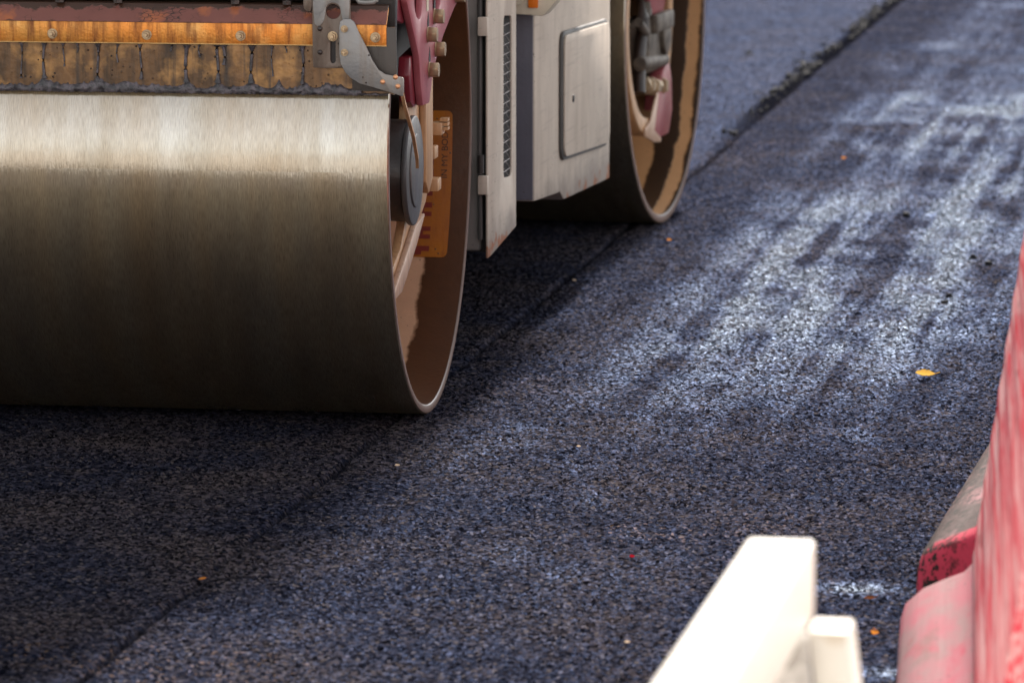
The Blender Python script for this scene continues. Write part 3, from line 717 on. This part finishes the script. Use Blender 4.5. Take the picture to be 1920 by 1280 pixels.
# ---------------------------------------------------------------- plastic barriers
def barrier(name, label, x, y, phi, b0, b1, mat, group):
    fr = frame(x, y, phi)
    t = thing(name, label, 'barrier', fr, group)
    half = [(0, 0), (-.004, .03), (-.002, .085), (.006, .112), (.03, .134), (.065, .150), (.098, .163), (.112, .178)]
    wallp = []
    for i in range(37):     # shallow ribs running lengthwise
        f = i/36; u = .116+.084*f; z_ = .19+.60*f
        wallp.append((u+.0012*math.sin(f*math.pi*16), z_))
    right = [(.52-u, z_) for u, z_ in half]; wr = [(.52-u, z_) for u, z_ in wallp]
    foot_prof = half+[(.118, .186), (.402, .186)]+right[::-1]
    def extr(prof, y0, y1, nseg, inset=.02, taper=(.93, .965, .988)):
        bm = bmesh.new(); rings = []
        L = [y0, y0+.15*inset, y0+.4*inset, y0+inset]+[y0+inset+(y1-y0-2*inset)*k/nseg for k in range(1, nseg)]+[y1-inset, y1-.4*inset, y1-.15*inset, y1]
        cx = sum(p[0] for p in prof)/len(prof); cz = sum(p[1] for p in prof)/len(prof)
        for k, yy in enumerate(L):
            e_ = min(k, len(L)-1-k); s_ = (taper[e_] if e_ < 3 else 1.)
            rings.append([bm.verts.new((cx+(u-cx)*s_, yy, max(0, cz+(z_-cz)*s_) if z_ > 0 else 0.)) for u, z_ in prof])
        m_ = len(prof)
        for A, B in zip(rings, rings[1:]):
            for k in range(m_): bm.faces.new((A[k], A[(k+1) % m_], B[(k+1) % m_], B[k]))
        bm.faces.new(rings[0][::-1]); bm.faces.new(rings[-1]); return mesh(bm, smooth=50)
    link('foot', extr(foot_prof, b0, b1, 6, .05, (.86, .92, .97)), t, fr, mat)
    link('wall', extr(wallp+[(.205, .80), (.215, .806), (.305, .806), (.315, .80)]+wr[::-1], b0+.01, b1-.01, 6), t, fr, mat)
    for yy in (b0+.5, b1-.5):
        link('filler_cap', cyl((.26, yy, .805), (.26, yy, .825), .035, .033, 28, .003), t, fr, mat)
    return t
barrier('plastic_barrier', 'nearer red plastic barrier, pale scuffed pink foot and streaked red wall', .655, 7.53, R_(5.6), -2.0, 0., 'barrier', 'red plastic barriers along the road edge')
barrier('plastic_barrier', 'farther red plastic barrier, only its dirty grey-topped foot with black spots showing', .705, 7.86, R_(11.8), 0., 2.0, 'barrier_dirty', 'red plastic barriers along the road edge')

# ---------------------------------------------------------------- white sawhorse
SF = frame(.300, 5.0, R_(10.2))
sh = thing('sawhorse', 'out-of-focus white wooden sawhorse barrier in the foreground beside the red barrier', 'sawhorse', SF)
link('top_rail', box((-.037, -1.25, .622), (.037, 0, .708), .004, 3), sh, SF, 'white')
def leg(yc, sgn):
    bm = bmesh.new(); add_box(bm, (-.022, -.035, 0), (.022, .035, .632)); bev(bm, .003)
    for v in bm.verts:
        t = 1-v.co.z/.632; v.co.x += sgn*(.0605+.08*t); v.co.y += yc
        v.co.z = v.co.z*.985
    return mesh(bm)
for yc in (-.045, -1.15):
    for sgn in (-1, 1): link('leg', leg(yc, sgn), sh, SF, 'white')
for y0 in (-.082, -1.115-.09):
    link('end_brace', plate([(-.040, .6215), (.040, .6215), (.060, .36), (-.060, .36)], 1, y0-.018, y0, w=.002), sh, SF, 'dirty_white')

# ---------------------------------------------------------------- leaves, chips and loose asphalt
def leaf_obj(name, label, cat, x, y, rot, L, Wd, mat, curl=.3, z=.004, stem=True, group=None):
    bm = bmesh.new(); n = 9; A = []; B = []; Cn = []
    for i in range(n+1):
        t = i/n; ww = Wd*math.sin(math.pi*min(1, t*.96+.02))**.8*(1-.25*t)*(1+.12*math.sin(i*2.3))
        px = (t-.5)*L; pz = curl*L*(t-.5)**2 + .1*L*math.sin(t*4)*curl
        A.append(bm.verts.new((px, -ww, pz+curl*ww*.6))); Cn.append(bm.verts.new((px, 0, pz))); B.append(bm.verts.new((px, ww, pz+curl*ww*.9)))
    for i in range(n):
        bm.faces.new((A[i], A[i+1], Cn[i+1], Cn[i])); bm.faces.new((Cn[i], Cn[i+1], B[i+1], B[i]))
    bmesh.ops.recalc_face_normals(bm, faces=bm.faces[:])
    bmesh.ops.solidify(bm, geom=bm.faces[:], thickness=.0006)
    if stem: add_cyl(bm, (L*.48, 0, curl*L*.25), (L*.72, .006, curl*L*.35), .0010, .0008, 6)
    fr = Matrix.Translation((x, y, z+.3*Wd)) @ Matrix.Rotation(.30, 4, 'X') @ Matrix.Rotation(rot, 4, 'Z')
    return tag(link(name, mesh(bm, smooth=60), None, fr, mat), label, cat, group)
leaf_obj('fallen_leaf', 'bright yellow fallen leaf on the wet asphalt', 'leaf', .964, 10.543, -.12, .046, .017, 'yellow_leaf', .25, .006)
leaf_obj('fallen_leaf', 'orange leaf fragment between the sawhorse and the barrier foot', 'leaf', .625, 7.725, 1.2, .016, .008, 'orange_leaf', .5, .006)
leaf_obj('fallen_leaf', 'dark brown curled leaf lying beside the pink barrier foot', 'leaf', .640, 8.02, .2, .024, .006, 'brown_leaf', .4, .005)
leaf_obj('leaf_fragment', 'pale chip in front of the front drum corner', 'leaf', -.238, 9.366, .3, .011, .005, 'pale_leaf', .3, .005, False)
leaf_obj('leaf_fragment', 'pale greenish sliver in the middle of the asphalt', 'leaf', .142, 9.596, .1, .010, .004, 'pale_leaf', .3, .005, False)
leaf_obj('leaf_fragment', 'pale tan chip near the bottom of the sawhorse rail', 'leaf', .197, 7.66, .0, .010, .005, 'pale_leaf', .3, .005, False)
leaf_obj('leaf_fragment', 'small pinkish chip beyond the front drum on shaded asphalt', 'leaf', .168, 12.16, .4, .010, .007, 'pale_leaf', .3, .006, False)
leaf_obj('leaf_fragment', 'thin brown sliver on the dark asphalt left of the joint', 'leaf', -.565, 8.20, .5, .016, .004, 'orange_leaf', .2, .005, False)
leaf_obj('leaf_fragment', 'orange chip at the foot of the rear drum', 'leaf', .45, 13.0, .5, .014, .008, 'orange_leaf', .3, .006, False)
leaf_obj('leaf_fragment', 'orange chip right of the rear drum on the blue-grey asphalt', 'leaf', 1.10, 15.1, .5, .016, .009, 'orange_leaf', .3, .008, False)
leaf_obj('paint_chip', 'small red paint chip on asphalt left of the sawhorse', 'chip', .225, 8.41, .5, .010, .006, 'red_chip', .3, .004, False)
def lump(label, x, y, s_, seed):
    rnd = random.Random(seed); bm = bmesh.new(); bmesh.ops.create_icosphere(bm, subdivisions=3, radius=1)
    ph = [rnd.uniform(0, 6.28) for _ in range(6)]
    for v in bm.verts:
        k = 1+.22*math.sin(3.1*v.co.x+ph[0])+.2*math.sin(4.3*v.co.y+ph[1])+.16*math.sin(6.1*v.co.z+ph[2])+rnd.uniform(-.09, .09)
        v.co = Vector((v.co.x*1.25, v.co.y*1.1, v.co.z*.75))*k*s_
    return tag(link('asphalt_lump', mesh(bm, smooth=50), None, Matrix.Translation((x, y, s_*.55)), 'tar_black'), label, 'lump', 'loose asphalt lumps')
g = G('tar_black'); M['tar_black'] = g.done(g.mix(g.noise(90, 4), (.004, .004, .006), (.011, .011, .014)), .8, normal=g.bump(g.noise(140, 3), .003), spec=.25)
for lab, x, y, s_ in (('largest black asphalt lump, alone on the bright wet track', 1.183, 13.625, .0095),
                      ('black asphalt lump upper left of the pair by the red wall', 1.285, 12.65, .009),
                      ('flat black asphalt lump closest to the red wall edge', 1.315, 12.52, .009),
                      ('right-hand lump of two touching small asphalt lumps', 1.145, 11.88, .008),
                      ('left-hand lump of two touching small asphalt lumps', 1.124, 11.78, .0065),
                      ('single black lump on the smooth mat right of the rear drum', .985, 19.0, .016)):
    lump(lab, x, y, s_, int(x*1000))

# crumbs raked up along the far paving joint: far too many and small to tell apart
bm = bmesh.new(); rnd = random.Random(3)
for k in range(420):
    y_ = rnd.uniform(15.6, 25.5); o_ = -abs(rnd.gauss(.015, .05)); sz = rnd.uniform(.003, .011)*(1.25 if o_ > -.08 else .8)
    x_ = -.374+.177*(y_-9.292)+o_
    if rnd.random() > (y_-14.9)/2.5: continue
    r_ = bmesh.ops.create_icosphere(bm, subdivisions=1, radius=sz)['verts']
    for v in r_: v.co = Vector((v.co.x*rnd.uniform(.7, 1.3)+x_, v.co.y*rnd.uniform(.7, 1.3)+y_, v.co.z*rnd.uniform(.6, 1.1)+.016+sz*.4))
tag(link('loose_crumbs', mesh(bm, smooth=60), None, I4, 'tar_black'), 'black asphalt crumbs along the far paving joint', 'crumbs', kind='stuff')
